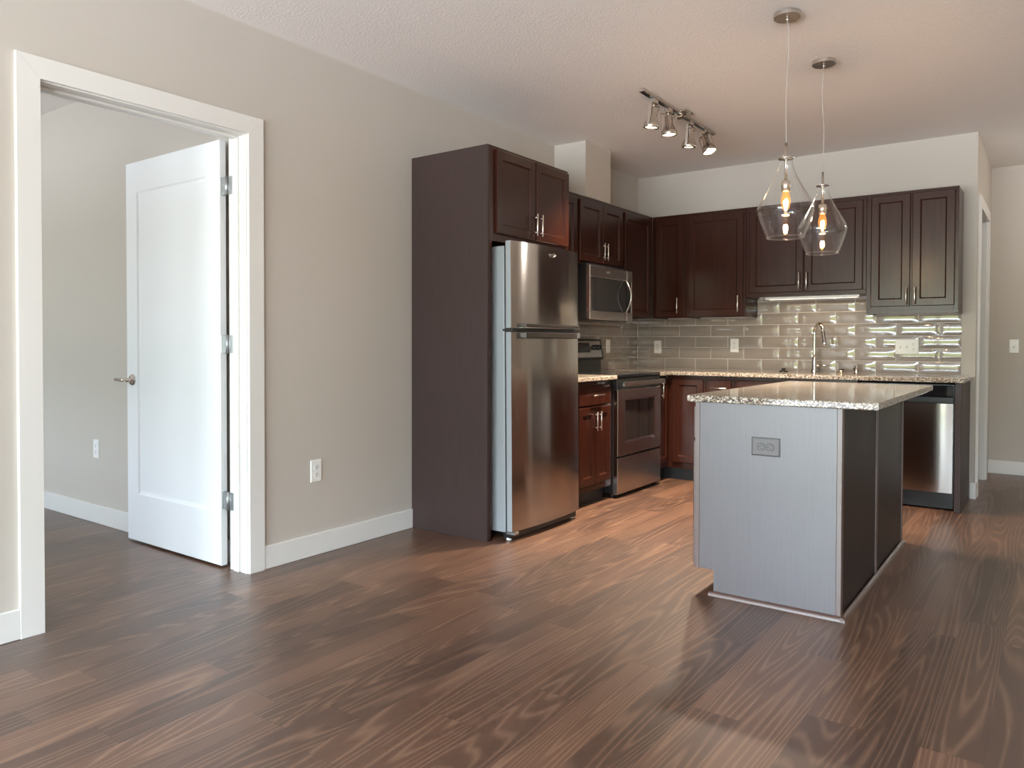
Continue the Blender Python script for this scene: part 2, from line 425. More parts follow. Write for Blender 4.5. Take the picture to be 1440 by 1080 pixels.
# baseboards
BH = 0.118
def bboard(name, x0, x1, y0, y1):
    m = MB(); m.box(x0, x1, y0, y1, 0.0, BH, 0.003); struct(name, m, TRIM)
bboard('baseboard_left', 0.0, 0.014, -1.086, -0.001)
bboard('baseboard_left_front', 0.0, 0.014, RY, -2.1945)
bboard('baseboard_bedroom', BX, -0.2, -1.113, -1.099)
bboard('baseboard_far', XR, RX, YF - 0.014, YF)
bboard('baseboard_right', RX - 0.014, RX, RY, YF - 0.014)
bboard('baseboard_back', 2.738, XR + 0.014, YB - 0.014, YB)
bboard('baseboard_passage', XR, XR + 0.014, YB, HY0 - 0.076)

# bedroom door, standing open
d = MB(); fr = BACK(-1.165)
dl, dr, db, dt = -1.118, -0.188, 0.012, 2.178
d.rings([fr.ring(dl, dr, db, dt, 0), fr.ring(dl, dr, db, dt, 0.033), fr.ring(dl + .002, dr - .002, db + .002, dt - .002, 0.035),
         fr.ring(dl + .118, dr - .128, 0.282, 2.008, 0.035), fr.ring(dl + .126, dr - .136, 0.290, 2.000, 0.028), fr.ring(dl + .138, dr - .148, 0.302, 1.988, 0.026)])
door = struct('door_1', d, DOORW)
m = MB(); c = fr.p(-1.056, 0.936, 0.035)
m.lathe([(0.0325, 0.0), (0.032, 0.004), (0.026, 0.011), (0.013, 0.014), (0.011, 0.02), (0.011, 0.045)], c, (0, -1, 0), 32, True, True)
m.tube([c + Vector((0.006, -0.045, 0)), c + Vector((-0.02, -0.047, 0)), c + Vector((-0.06, -0.045, 0)), c + Vector((-0.112, -0.042, 0.0))], [0.0115, 0.0115, 0.010, 0.0095], 14)
h = m.build('door_handle', NICKEL, door)
for z in (1.944, 1.144, 0.346):
    m = MB()
    m.box(-0.1885, -0.1860, -1.1965, -1.1700, z - 0.045, z + 0.045, 0.001)
    m.box(-0.186, -0.150, -1.1875, -1.1855, z - 0.045, z + 0.045, 0.0006)
    m.cyl((-0.150, -1.1865, z - 0.047), (-0.150, -1.1865, z + 0.047), 0.0062, 12)
    m.box(-0.146, -0.106, -1.1815, -1.1785, z - 0.045, z + 0.045, 0.0006)
    m.build('hinge', ZINC, door)

# ------------------------------------------------------------------ tile backsplash
def tiles(fr, u0, u1, v0, vmax, offs, pitch=0.30, rh=0.0993, g=0.004, skip=None):
    m = MB()
    m.cur = 0
    for k in range(7):
        a = v0 + k * rh; b = min(a + rh, vmax)
        if a >= vmax - 0.01: break
        j = offs[k % 2] - 2 * pitch
        while j < u1:
            p0, p1 = max(j, u0), min(j + pitch, u1)
            for (q0, q1, bb) in (skip(p0, p1, a, b) if skip else [(p0, p1, b)]):
                if q1 - q0 < 0.008: continue
                A0, A1, B0, B1 = q0 + g / 2, q1 - g / 2, a + g / 2, bb - g / 2
                nx, ny = 12, 6; hh = 0.0043; vs = []; fs = []
                for iy in range(ny + 1):
                    for ix in range(nx + 1):
                        U = A0 + (A1 - A0) * ix / nx; V = B0 + (B1 - B0) * iy / ny
                        su = (U - j) / pitch * 2 - 1; sv = (V - a) / rh * 2 - 1
                        hgt = hh * max(0, 1 - abs(su) ** 8) * max(0, (1 - abs(sv) ** 2.6))
                        vs.append(fr.p(U, V, 0.008 + hgt))
                for iy in range(ny):
                    for ix in range(nx):
                        i = iy * (nx + 1) + ix; fs.append((i, i + 1, i + nx + 2, i + nx + 1))
                m.add(vs, fs, True)
                # tile edges down to the grout bed
                e = [fr.ring(A0, A1, B0, B1, 0.004), fr.ring(A0, A1, B0, B1, 0.008)]
                m.rings(e, False, False)
            j += pitch
    return m
def flat_bed(fr, rects):
    m = MB()
    for (a, b, c, d_) in rects: m.rings([fr.ring(a, b, c, d_, 0.0005), fr.ring(a, b, c, d_, 0.0065)])
    return m
Z0 = 0.9175
fb = BACK(YB)
def skip_back(p0, p1, a, b):
    if a < 1.37: 
        if b <= 1.3771: return [(p0, p1, b)]
    out = []
    lo, hi = 1.149, 2.070
    for q0, q1 in ((p0, min(p1, lo)), (max(p0, lo), min(p1, hi)), (max(p0, hi), p1)):
        if q1 - q0 > 0.005:
            inside = q0 >= lo - 1e-6 and q1 <= hi + 1e-6
            top = min(b, 1.534 if inside else 1.3765)
            if top - a > 0.006: out.append((q0, q1, top))
    return out
bs = thing('tile_backsplash', (1.35, YB, Z0), 'glossy taupe subway tiles on the back wall behind the sink and faucet', 'backsplash')
flat_bed(fb, [(0.0, 2.677, Z0, 1.3765), (1.149, 2.070, 1.3765, 1.534)]).build('grout', GROUT, bs)
tiles(fb, 0.012, 2.677, Z0, 1.534, (0.289, 0.133), skip=skip_back).build('tile', TILE, bs)['kind'] = 'stuff'
fl = LEFT(0.0)
bs = thing('tile_backsplash', (0.0, 2.0, Z0), 'brownish taupe tiles on the left wall behind the range, under the microwave', 'backsplash')
flat_bed(fl, [(0.88, YB - 0.008, Z0, 1.3765)]).build('grout', GROUT, bs)
tiles(fl, 0.88, YB - 0.010, Z0, 1.3765, (0.995 + 0.15, 0.995)).build('tile', TILE, bs)['kind'] = 'stuff'

# ------------------------------------------------------------------ refrigerator surround
PX = 0.5966; UZ = 2.2948
rc = thing('refrigerator_cabinet', (0.0, 0.0, 0.0), 'tall dark end panel with two-door cabinet above the refrigerator', 'cabinet')
m = MB(); m.box(0.001, PX, 0.0, 0.020, 0.0, UZ, 0.001); m.build('side_panel', PANEL, rc)
m = MB(); m.box(PX - 0.02, PX + 0.001, 0.020, 0.040, 0.0, 1.745, 0.001); m.build('filler_strip', CAB, rc)
m = MB(); m.box(0.001, PX - 0.02, 0.020, 0.870, 1.755, UZ, 0.001)
m.box(PX - 0.02, PX + 0.001, 0.020, 0.075, 1.745, UZ, 0.001); m.box(PX - 0.02, PX + 0.001, 0.855, 0.870, 1.745, UZ, 0.001)
m.box(PX - 0.02, PX + 0.001, 0.075, 0.855, 1.745, 1.800, 0.001); m.box(PX - 0.02, PX + 0.001, 0.075, 0.855, 2.265, UZ, 0.001); m.box(PX - 0.02, PX, 0.075, 0.855, 1.8, 2.265)
m.build('cabinet_box', CAB, rc)
fr = LEFT(PX + 0.001)
for (a, b, hu) in ((0.068, 0.464, 0.440), (0.472, 0.858, 0.497)):
    dd = shaker(fr, a, b, 1.790, 2.276).build('door', CAB, rc)
    bar_handle(fr, hu, 1.815, 1.950, 0.019).build('handle', NICKEL, dd)

# ------------------------------------------------------------------ refrigerator
FX = 0.735
rf = thing('refrigerator', (0.40, 0.46, 0.0), 'stainless top-freezer refrigerator with light grey sides beside the tall dark panel', 'refrigerator')
m = MB(); m.box(0.03, 0.662, 0.0905, 0.832, 0.045, 1.716, 0.004, 2); m.build('body', GREYP, rf)
m = MB(); m.box(0.662, 0.676, 0.100, 0.822, 0.06, 1.715); m.build('door_gasket', BLACK, rf)
def fridge_door(z0, z1):
    m = MB(); n = 20; y0, y1 = 0.087, 0.835
    sec = []
    for i in range(n + 1):
        s = i / n; y = y0 + (y1 - y0) * s; k = 2 * s - 1
        sec.append((FX - 0.022 * (abs(k) ** 2.6) + 0.004 * (1 - k * k), y))
    prof = [(0.677, y0)] + sec + [(0.677, y1)]
    rs = [[(x, y, z) for x, y in prof] for z in (z0, z1)]
    N = len(prof); vs = rs[0] + rs[1]
    fs = [(i, (i + 1) % N, N + (i + 1) % N, N + i) for i in range(N)]
    m.cur = 0
    m.add(vs, fs[1:N - 2], True)
    m.cur = 1
    m.add(vs, [fs[0], fs[N - 2], fs[N - 1]], False)
    m.add(vs, [list(range(N))[::-1], list(range(N, 2 * N))], False)
    return m
fz = fridge_door(1.238, 1.742).build('freezer_door', [STEEL, GREYP], rf)
fd = fridge_door(0.055, 1.214).build('fridge_door', [STEEL, GREYP], rf)
m = MB(); m.box(FX - 0.022, FX + 0.030, 0.165, 0.775, 1.243, 1.262, 0.004, 2); m.build('handle', DSTEEL, fz)
m = MB(); m.box(FX - 0.015, FX + 0.032, 0.165, 0.775, 1.238, 1.2425, 0.001); m.build('handle_trim', CHROME, fz)
m = MB(); m.box(FX - 0.022, FX + 0.030, 0.165, 0.775, 1.177, 1.2135, 0.005, 2); m.build('handle', DSTEEL, fd)
m = MB(); m.box(FX - 0.010, FX + 0.0315, 0.742, 0.776, 1.179, 1.2138, 0.002); m.build('handle_cap', CHROME, fd)
m = MB(); m.box(0.676, 0.722, 0.092, 0.83, 1.216, 1.236); m.build('door_gap_seal', BLACK, rf)
m = MB(); m.box(0.650, 0.720, 0.089, 0.150, 1.219, 1.233, 0.002); m.cyl((0.70, 0.11, 1.214), (0.70, 0.11, 1.238), 0.008); m.build('hinge', DSTEEL, rf)
# emblem: a tilted oval sweep with a short script stroke across it
m = MB(); ce = Vector((FX + 0.0045, 0.492, 1.690))
pts = [ce + Vector((0, 0.030 * math.cos(t) , 0.012 * math.sin(t) + 0.004 * math.cos(t))) for t in [2.3 + i * 0.25 for i in range(22)]]
m.tube(pts, 0.0016, 8)
m.tube([ce + Vector((0, -0.046 + 0.092 * i / 24, 0.004 * math.sin(i * 1.55) + 0.002)) for i in range(25)], 0.0013, 6)
m.build('emblem', CHROME, fz)
m = MB(); m.box(0.640, 0.700, 0.10, 0.82, 0.012, 0.052); m.build('base_grille', BLACK, rf)
for y in (0.115, 0.805):
    m = MB(); m.cyl((0.672, y, 0.0), (0.672, y, 0.014), 0.017, 16); m.cyl((0.672, y, 0.014), (0.672, y, 0.05), 0.007, 10); m.build('foot', WHITEP, rf)
m = MB(); m.box(0.665, 0.728, 0.092, 0.135, 0.036, 0.052, 0.002); m.build('lower_hinge', ZINC, rf)
for y in (0.12, 0.80):
    m = MB(); m.cyl((0.10, y, 0.0), (0.10, y, 0.046), 0.02, 16); m.build('foot', BLACK, rf)
rf.rotation_euler = (0, math.radians(-0.55), 0)

# ------------------------------------------------------------------ upper cabinets
UF = 0.2992; US = 2.283
def upper_left(y0, y1, z0, label, doors, handles, name='upper_cabinet', rails=(0.03, 0.035)):
    t = thing(name, (0.15, (y0 + y1) / 2, z0), label, 'cabinet')
    m = MB(); m.box(0.001, UF - 0.018, y0, y1, z0 + 0.024, US, 0.001); m.box(0.001, UF - 0.018, y0, y0 + 0.015, z0, z0 + 0.024); m.box(0.001, UF - 0.018, y1 - 0.015, y1, z0, z0 + 0.024)
    m.box(UF - 0.018, UF, y0, y1, US - 0.045, US, 0.001); m.box(UF - 0.018, UF, y0, y1, z0, z0 + 0.03, 0.001)
    m.box(UF - 0.018, UF, y0, y0 + rails[0], z0 + 0.03, US - 0.045, 0.001); m.box(UF - 0.018, UF, y1 - rails[1], y1, z0 + 0.03, US - 0.045, 0.001)
    m.box(UF - 0.018, UF - 0.002, y0 + rails[0], y1 - rails[1], z0 + 0.03, US - 0.045)
    m.build('cabinet_box', CAB, t)
    m = MB(); m.box(0.01, UF - 0.02, y0 + 0.0155, y1 - 0.0155, z0 + 0.018, z0 + 0.0238); m.build('underside', MAPLE, t)
    fr = LEFT(UF)
    for (a, b, c, d_), hd in zip(doors, handles):
        dd = shaker(fr, a, b, c, d_).build('door', CAB, t)
        if hd: bar_handle(fr, hd[0], hd[1], hd[2], 0.019).build('handle', NICKEL, dd)
upper_left(0.872, 1.487, 1.377, 'upper cabinet squeezed between refrigerator cabinet and microwave, mostly hidden', [(0.890, 1.172, 1.39, 2.250), (1.178, 1.462, 1.39, 2.250)], [(1.15, 1.41, 1.54), (1.20, 1.41, 1.54)])
upper_left(1.489, 2.215, 1.765, 'short two-door upper cabinet directly above the microwave', [(1.508, 1.862, 1.782, 2.250), (1.868, 2.194, 1.782, 2.250)], [(1.838, 1.81, 1.945), (1.892, 1.81, 1.945)])
upper_left(2.217, 2.800, 1.377, 'upper cabinet with single plain door right of the microwave, at the corner', [(2.244, 2.731, 1.385, 2.250)], [None], rails=(0.03, 0.075))
UY = 2.8017
def upper_back(x0, x1, z0, label, doors, handles, top=US, depth_side=True, rail=(0.03, 0.03)):
    t = thing('upper_cabinet', ((x0 + x1) / 2, 2.95, z0), label, 'cabinet')
    m = MB(); m.box(x0, x1, UY + 0.018, YB - 0.001, z0 + 0.024, top, 0.001); m.box(x0, x0 + 0.015, UY + 0.018, YB - 0.001, z0, z0 + 0.024); m.box(x1 - 0.015, x1, UY + 0.018, YB - 0.001, z0, z0 + 0.024)
    m.box(x0, x1, UY, UY + 0.018, top - 0.045, top, 0.001); m.box(x0, x1, UY, UY + 0.018, z0, z0 + 0.03, 0.001)
    m.box(x0, x0 + rail[0], UY, UY + 0.018, z0 + 0.03, top - 0.045, 0.001); m.box(x1 - rail[1], x1, UY, UY + 0.018, z0 + 0.03, top - 0.045, 0.001)
    m.box(x0 + rail[0], x1 - rail[1], UY + 0.002, UY + 0.018, z0 + 0.03, top - 0.045)
    m.build('cabinet_box', CAB, t)
    m = MB(); m.box(x0 + 0.0155, x1 - 0.0155, UY + 0.02, YB - 0.01, z0 + 0.018, z0 + 0.0238); m.build('underside', MAPLE, t)
    fr = BACK(UY)
    for (a, b, c, d_), hd in zip(doors, handles):
        dd = shaker(fr, a, b, c, d_).build('door', CAB, t)
        if hd: bar_handle(fr, hd[0], hd[1], hd[2], 0.019).build('handle', NICKEL, dd)
upper_back(0.2996, 0.618, 1.377, 'narrow one-door upper cabinet in the corner of the back wall', [(0.335, 0.597, 1.385, 2.250)], [(0.556, 1.415, 1.552)])
upper_back(0.620, 1.147, 1.377, 'wide one-door upper cabinet between corner and sink cabinets', [(0.646, 1.130, 1.388, 2.250)], [(1.094, 1.42, 1.556)])
upper_back(1.149, 2.070, 1.535, 'shorter two-door upper cabinet above the sink, behind the pendants', [(1.180, 1.612, 1.568, 2.250), (1.620, 2.048, 1.568, 2.250)], [(1.585, 1.585, 1.720), (1.643, 1.585, 1.720)])
upper_back(2.072, 2.678, 1.377, 'rightmost two-door upper cabinet with visible end panel near the passage', [(2.106, 2.370, 1.432, 2.262), (2.382, 2.655, 1.432, 2.262)], [(2.350, 1.445, 1.570), (2.406, 1.445, 1.570)])

# under-cabinet light above the sink
t = thing('under_cabinet_light', (1.66, 2.86, 1.53), 'slim lit strip light under the sink upper cabinet', 'light')
m = MB(); m.box(1.30, 2.02, 2.828, 2.878, 1.514, 1.5345, 0.003); m.build('housing', WHITEP, t)
m = MB(); m.box(1.33, 2.00, 2.834, 2.872, 1.511, 1.5135, 0.001); m.build('diffuser', STRIPE, t)

# ------------------------------------------------------------------ microwave
mw = thing('microwave', (0.2, 1.867, 1.335), 'stainless over-the-range microwave with dark glass door and bowed handle', 'microwave')
m = MB(); m.box(0.012, 0.372, 1.512, 2.212, 1.335, 1.762, 0.003); m.build('body', BLACK, mw)
MX = 0.40; fr = LEFT(0.374)
m = MB(); m.cur = 0
mp = dict(a=1.5115, b=2.116)
m = slab(fr, 1.5115, 2.114, 1.660, 1.745, 0.0, 0.026, 0.003)
for r in ((1.5115, 2.114, 1.335, 1.402), (1.5115, 1.536, 1.402, 1.660)):
    q = slab(fr, *r, 0.0, 0.026, 0.002); m.add(q.v, q.f)
dr_ = m.build('door', STEELH, mw)
slab(fr, 1.536, 2.114, 1.402, 1.660, 0.0, 0.023, 0.001).build('window', BLKGL, dr_)
m = MB(); m.tube([(MX + 0.004 + 0.050 * math.sin(math.pi * i / 16) , 2.083, 1.668 - 0.272 * i / 16) for i in range(17)], [0.0065 + 0.004 * math.sin(math.pi * i / 16) for i in range(17)], 12); m.build('handle', STEEL, dr_)
m = MB(); ce = Vector((MX + 0.001, 1.80, 1.706))
m.tube([ce + Vector((0, 0.022 * math.cos(t), 0.009 * math.sin(t) + 0.003 * math.cos(t))) for t in [2.3 + i * 0.25 for i in range(22)]], 0.0014, 8)
m.tube([ce + Vector((0, -0.036 + 0.072 * i / 24, 0.003 * math.sin(i * 1.55) + 0.002)) for i in range(25)], 0.0011, 6); m.build('emblem', CHROME, dr_)
m = slab(fr, 2.1165, 2.214, 1.655, 1.745, 0.0, 0.026, 0.002)
for r in ((2.1165, 2.214, 1.335, 1.404), (2.196, 2.214, 1.404, 1.655)):
    q = slab(fr, *r, 0.0, 0.026, 0.002); m.add(q.v, q.f)
cp = m.build('control_column', STEELH, mw)
slab(fr, 2.1165, 2.196, 1.404, 1.655, 0.0, 0.023, 0.001).build('control_panel', BLKGL, cp)
m = MB(); m.box(0.03, 0.36, 1.55, 2.18, 1.330, 1.336); m.build('vent_filter', DSTEEL, mw)

# ------------------------------------------------------------------ base cabinets, left run
BXF = 0.590
def base_left(y0, y1, label, drawers, doors, dh, hh):
    t = thing('base_cabinet', (0.3, (y0 + y1) / 2, 0), label, 'cabinet')
    m = MB(); m.box(0.012, BXF - 0.018, y0, y1, 0.105, 0.886, 0.001)
    m.box(BXF - 0.018, BXF, y0, y1, 0.86, 0.886, 0.001); m.box(BXF - 0.018, BXF, y0, y1, 0.105, 0.14, 0.001); m.box(BXF - 0.018, BXF - 0.002, y0, y1, 0.14, 0.86)
    m.build('cabinet_box', CAB, t)
    m = MB(); m.box(0.02, 0.525, y0 + 0.002, y1 - 0.002, 0.0, 0.104); m.build('toe_kick', KICK, t)
    fr = LEFT(BXF)
    for r, hd in zip(drawers, dh):
        o = slab(fr, *r, 0, 0.019, 0.004).build('drawer', CAB, t)
        if hd: bar_handle(fr, hd[0], hd[1], hd[2], 0.019, True).build('handle', NICKEL, o)
    for r, hd in zip(doors, hh):
        o = shaker(fr, *r).build('door', CAB, t)
        if hd: bar_handle(fr, hd[0], hd[1], hd[2], 0.019).build('handle', NICKEL, o)
base_left(0.985, 1.500, 'dark base cabinet with one drawer over two doors left of the range', [(1.012, 1.470, 0.715, 0.853)], [(1.012, 1.240, 0.155, 0.702), (1.246, 1.470, 0.155, 0.702)], [(0.785, 1.165, 1.318)], [(1.215, 0.535, 0.670), (1.271, 0.535, 0.670)])
m = MB(); m.box(0.012, 0.640, 0.885, 1.506, 0.8875, 0.9175, 0.004, 2); tag(m.build('countertop', GRAN), 'short speckled granite countertop between refrigerator and range', 'countertop')

# ------------------------------------------------------------------ range
rg = thing('range', (0.32, 1.891, 0.0), 'stainless electric range with black glass cooktop under the microwave', 'range')
m = MB(); m.box(0.03, 0.600, 1.516, 2.262, 0.035, 0.893, 0.003); m.build('body', BLACK, rg)
m = MB(); m.box(0.030, 0.632, 1.514, 2.265, 0.893, 0.921, 0.005, 2); m.build('cooktop', BLKGL, rg)
fr = LEFT(0.602)
dw = slab(fr, 1.520, 2.264, 0.030, 0.296, 0, 0.034, 0.004).build('drawer', STEELH, rg)
m = MB(); rs = [fr.ring(1.520, 2.264, 0.312, 0.806, 0), fr.ring(1.520, 2.264, 0.312, 0.806, 0.030), fr.ring(1.524, 2.260, 0.316, 0.802, 0.034), fr.ring(1.632, 2.160, 0.405, 0.742, 0.034), fr.ring(1.648, 2.144, 0.421, 0.726, 0.028)]
od = m.rings(rs).build('oven_door', STEELH, rg)
slab(fr, 1.650, 2.142, 0.423, 0.724, 0.0285, 0.0305, 0.0005).build('oven_window', OVGL, od)
m = MB()
pts = []
for i in range(13):
    s = i / 12; pts.append((0.672 + 0.012 * math.sin(math.pi * s), 1.545 + 0.70 * s))
for (x, y), (x2, y2) in zip(pts[:-1], pts[1:]):
    m.add([(x - .010, y, .834), (x + .010, y, .834), (x + .010, y, .866), (x - .010, y, .866), (x2 - .010, y2, .834), (x2 + .010, y2, .834), (x2 + .010, y2, .866), (x2 - .010, y2, .866)],
          [(0, 1, 5, 4), (1, 2, 6, 5), (2, 3, 7, 6), (3, 0, 4, 7)])
for (x, y) in (pts[0], pts[-1]):
    m.add([(x - .010, y, .834), (x + .010, y, .834), (x + .010, y, .866), (x - .010, y, .866)], [(0, 1, 2, 3)])
m.build('handle', STEELH, od)
for y in (1.556, 2.214):
    m = MB(); m.box(0.600, 0.664, y, y + 0.02, 0.838, 0.862); m.build('handle_post', BLACK, od)
m = MB(); m.box(0.6, 0.626, 1.520, 2.262, 0.812, 0.893, 0.002); m.build('vent_strip', BLACK, rg)
bgd = MB(); A = [(0.03, 0.921), (0.085, 0.921), (0.082, 1.012), (0.112, 1.022), (0.082, 1.188), (0.03, 1.188)]
bgd.rings([[(x, 1.530, z) for x, z in A], [(x, 2.252, z) for x, z in A]])
bk = bgd.build('backguard', BLACK, rg)
# stainless control face on the sloping front of the backguard
sl = Vector((0.082 - 0.112, 0, 1.188 - 1.022)); sl.normalize(); nn = Vector((sl.z, 0, -sl.x))
def on_face(y, k, off): p = Vector((0.112, y, 1.022)) + sl * k + nn * off; return p
def face_box(y0, y1, k0, k1, o0, o1, b=0.001):
    q = MB(); g = lambda a, c, o: on_face(a, c, o)
    q.rings([[g(y0, k0, o0), g(y1, k0, o0), g(y1, k1, o0), g(y0, k1, o0)], [g(y0, k0, o1), g(y1, k0, o1), g(y1, k1, o1), g(y0, k1, o1)]]); return q
cf = face_box(1.545, 2.222, 0.014, 0.152, 0.0, 0.003).build('control_panel', STEELH, bk)
face_box(1.77, 2.035, 0.055, 0.135, 0.003, 0.0045).build('display', DISP, bk)
for y in (1.595, 1.675, 2.105, 2.180):
    q = MB(); q.lathe([(0.024, 0), (0.024, 0.006), (0.019, 0.010), (0.017, 0.028), (0.012, 0.031)], on_face(y, 0.095, 0.003), nn, 24, True, True)
    k0 = on_face(y, 0.095, 0.033); q.cyl(k0 - sl * 0.017, k0 + sl * 0.017, 0.005, 8)
    q.build('knob', BLACK, bk)
for x, y, r in ((0.22, 1.70, 0.075), (0.22, 2.08, 0.095), (0.46, 1.70, 0.105), (0.46, 2.08, 0.075)):
    q = MB(); q.lathe([(r - 0.0015, 0), (r + 0.0015, 0), (r + 0.0015, 0.0004), (r - 0.0015, 0.0004), (r - 0.0015, 0)], (x, y, 0.921), (0, 0, 1), 48); q.build('burner_ring', DSTEEL, rg)
for x in (0.58, 0.08):
    for y in (1.54, 2.24):
        q = MB(); q.cyl((x, y, 0), (x, y, 0.036), 0.014, 12); q.build('foot', BLACK, rg)

# ------------------------------------------------------------------ base cabinets, back run
BYF = 2.512
def base_back(name, x0, x1, label, drawers, doors, dh, hh):
    t = thing(name, ((x0 + x1) / 2, 2.8, 0), label, 'cabinet')
    m = MB(); m.box(x0, x1, BYF + 0.018, YB - 0.012, 0.105, 0.886, 0.001)
    m.box(x0, x1, BYF, BYF + 0.018, 0.862, 0.886, 0.001); m.box(x0, x1, BYF, BYF + 0.018, 0.105, 0.14, 0.001); m.box(x0, x1, BYF + 0.002, BYF + 0.018, 0.14, 0.862)
    m.build('cabinet_box', CAB, t)
    m = MB(); m.box(x0 + 0.002, x1 - 0.002, 2.575, YB - 0.02, 0.0, 0.104); m.build('toe_kick', KICK, t)
    fr = BACK(BYF)
    for r, hd in zip(drawers, dh):
        o = slab(fr, *r, 0, 0.019, 0.004).build('drawer', CAB, t)
        if hd: bar_handle(fr, hd[0], hd[1], hd[2], 0.019, True).build('handle', NICKEL, o)
    for r, hd in zip(doors, hh):
        o = shaker(fr, *r).build('door', CAB, t)
        if hd: bar_handle(fr, hd[0], hd[1], hd[2], 0.019).build('handle', NICKEL, o)
    return t
cc = thing('corner_cabinet', (0.5, 2.8, 0), 'dark corner base cabinet with two narrow doors right of the range', 'cabinet')
m = MB(); m.box(0.012, BXF, 2.272, BYF + 0.02, 0.105, 0.886, 0.001); m.box(0.012, 0.918, BYF + 0.02, YB - 0.012, 0.105, 0.886, 0.001)
m.box(BXF, 0.918, BYF, BYF + 0.02, 0.105, 0.886, 0.001); m.build('cabinet_box', CAB, cc)
m = MB(); m.box(0.02, 0.525, 2.275, 2.575, 0, 0.104); m.box(0.02, 0.916, 2.575, YB - 0.02, 0, 0.104); m.build('toe_kick', KICK, cc)
shaker(LEFT(BXF), 2.290, 2.486, 0.155, 0.858, 0.045).build('door', CAB, cc)
dd = shaker(BACK(BYF), 0.632, 0.902, 0.155, 0.858).build('door', CAB, cc)
bar_handle(LEFT(BXF), 2.312, 0.70, 0.845, 0.019).build('handle', NICKEL, cc.children[2])
base_back('base_cabinet', 0.920, 1.160, 'narrow base cabinet with top drawer behind the island corner', [(0.945, 1.137, 0.720, 0.858)], [(0.945, 1.137, 0.155, 0.706)], [(0.79, 0.97, 1.112)], [(1.11, 0.53, 0.66)])
base_back('sink_cabinet', 1.162, 2.078, 'wide sink base cabinet hidden behind the island', [(1.180, 2.058, 0.720, 0.858)], [(1.180, 1.616, 0.155, 0.706), (1.622, 2.058, 0.155, 0.706)], [None], [(1.59, 0.54, 0.67), (1.648, 0.54, 0.67)])
ep = MB(); ep.box(2.694, 2.734, 2.494, YB - 0.001, 0.0, 0.886, 0.002); tag(ep.build('end_panel', PANEL), 'dark upright end panel right of the dishwasher', 'panel')

# dishwasher
dwr = thing('dishwasher', (2.385, 2.8, 0.0), 'stainless dishwasher with black control strip beside the end panel', 'dishwasher')
m = MB(); m.box(2.086, 2.688, 2.525, 3.05, 0.06, 0.872); m.build('body', BLACK, dwr)
def dw_door():
    m = MB(); n = 20; x0, x1 = 2.086, 2.683; prof = [(x0, 2.523)]
    for i in range(n + 1):
        s = i / n; k = 2 * s - 1
        prof.append((x0 + (x1 - x0) * s, 2.490 + 0.006 * abs(k) ** 4))
    prof.append((x1, 2.523)); N = len(prof)
    vs = [(x, y, 0.128) for x, y in prof] + [(x, y, 0.742) for x, y in prof]
    fs = [(i, (i + 1) % N, N + (i + 1) % N, N + i) for i in range(N)]
    m.add(vs, fs[1:N - 2], True); m.add(vs, [fs[0], fs[N - 2], fs[N - 1], list(range(N))[::-1], list(range(N, 2 * N))]); return m
do = dw_door().build('door', STEEL, dwr)
slab(BACK(2.523), 2.086, 2.684, 0.788, 0.868, 0, 0.030, 0.003).build('control_panel', BLKGL, dwr)
slab(BACK(2.523), 2.086, 2.684, 0.744, 0.786, 0, 0.018, 0.002).build('handle_recess', BLACK, dwr)
m = MB(); m.box(2.090, 2.684, 2.548, 2.60, 0.012, 0.118); m.build('kick_plate', KICK, dwr)
for x in (2.12, 2.65):
    m = MB(); m.cyl((x, 2.62, 0), (x, 2.62, 0.062), 0.014, 12); m.build('foot', BLACK, dwr)

# main countertop (L shape)
m = MB()
def L_poly(z): return [(0.012, 2.270, z), (0.640, 2.270, z), (0.640, 2.467, z), (2.748, 2.467, z), (2.748, YB - 0.007, z), (0.012, YB - 0.007, z)]
def L_in(z, d_): return [(0.012 + d_, 2.270 + d_, z), (0.640 - d_, 2.270 + d_, z), (0.640 - d_, 2.467 + d_, z), (2.748 - d_, 2.467 + d_, z), (2.748 - d_, YB - 0.007 - d_, z), (0.012 + d_, YB - 0.007 - d_, z)]
m.rings([L_in(0.8872, 0.003), L_poly(0.8902), L_poly(0.9145), L_in(0.9175, 0.003)])
tag(m.build('countertop', GRAN), 'long speckled granite countertop along the back wall holding the faucet', 'countertop')

# ------------------------------------------------------------------ sink hardware
fc = thing('faucet', (1.645, 3.02, 0.9175), 'tall chrome gooseneck pull-down faucet at the sink', 'faucet')
m = MB(); b0 = Vector((1.645, 3.02, 0.9175))
m.lathe([(0.0, 0.0), (0.026, 0.0), (0.026, 0.004), (0.022, 0.03), (0.019, 0.09), (0.0145, 0.12), (0.0135, 0.125)], b0, (0, 0, 1), 24); m.build('body', CHROME, fc)
dirv = Vector((0.66, -0.75, 0)).normalized()
pts = [b0 + Vector((0, 0, 0.12 + 0.20 * i / 6)) for i in range(7)]
R = 0.068
for i in range(1, 15):
    a = math.pi * 0.94 * i / 14; pts.append(b0 + Vector((0, 0, 0.32)) + dirv * (R - R * math.cos(a)) + Vector((0, 0, R * 1.15 * math.sin(a))))
m = MB(); m.tube(pts, 0.0125, 16); m.build('spout', CHROME, fc)
e1 = pts[-1]; dn = (pts[-1] - pts[-2]).normalized()
m = MB(); m.lathe([(0.0125, 0), (0.0145, 0.01), (0.0165, 0.09), (0.0185, 0.118), (0.015, 0.12), (0.0, 0.12)], e1, dn, 20); m.build('spray_head', CHROME, fc)
m = MB(); m.cyl(b0 + Vector((0.008, 0, 0.055)), b0 + Vector((0.045, 0, 0.055)), 0.013, 16); m.tube([b0 + Vector((0.04, 0, 0.055)), b0 + Vector((0.075, 0, 0.057)), b0 + Vector((0.105, 0.0, 0.058))], [0.009, 0.008, 0.007], 12); m.build('lever', CHROME, fc)
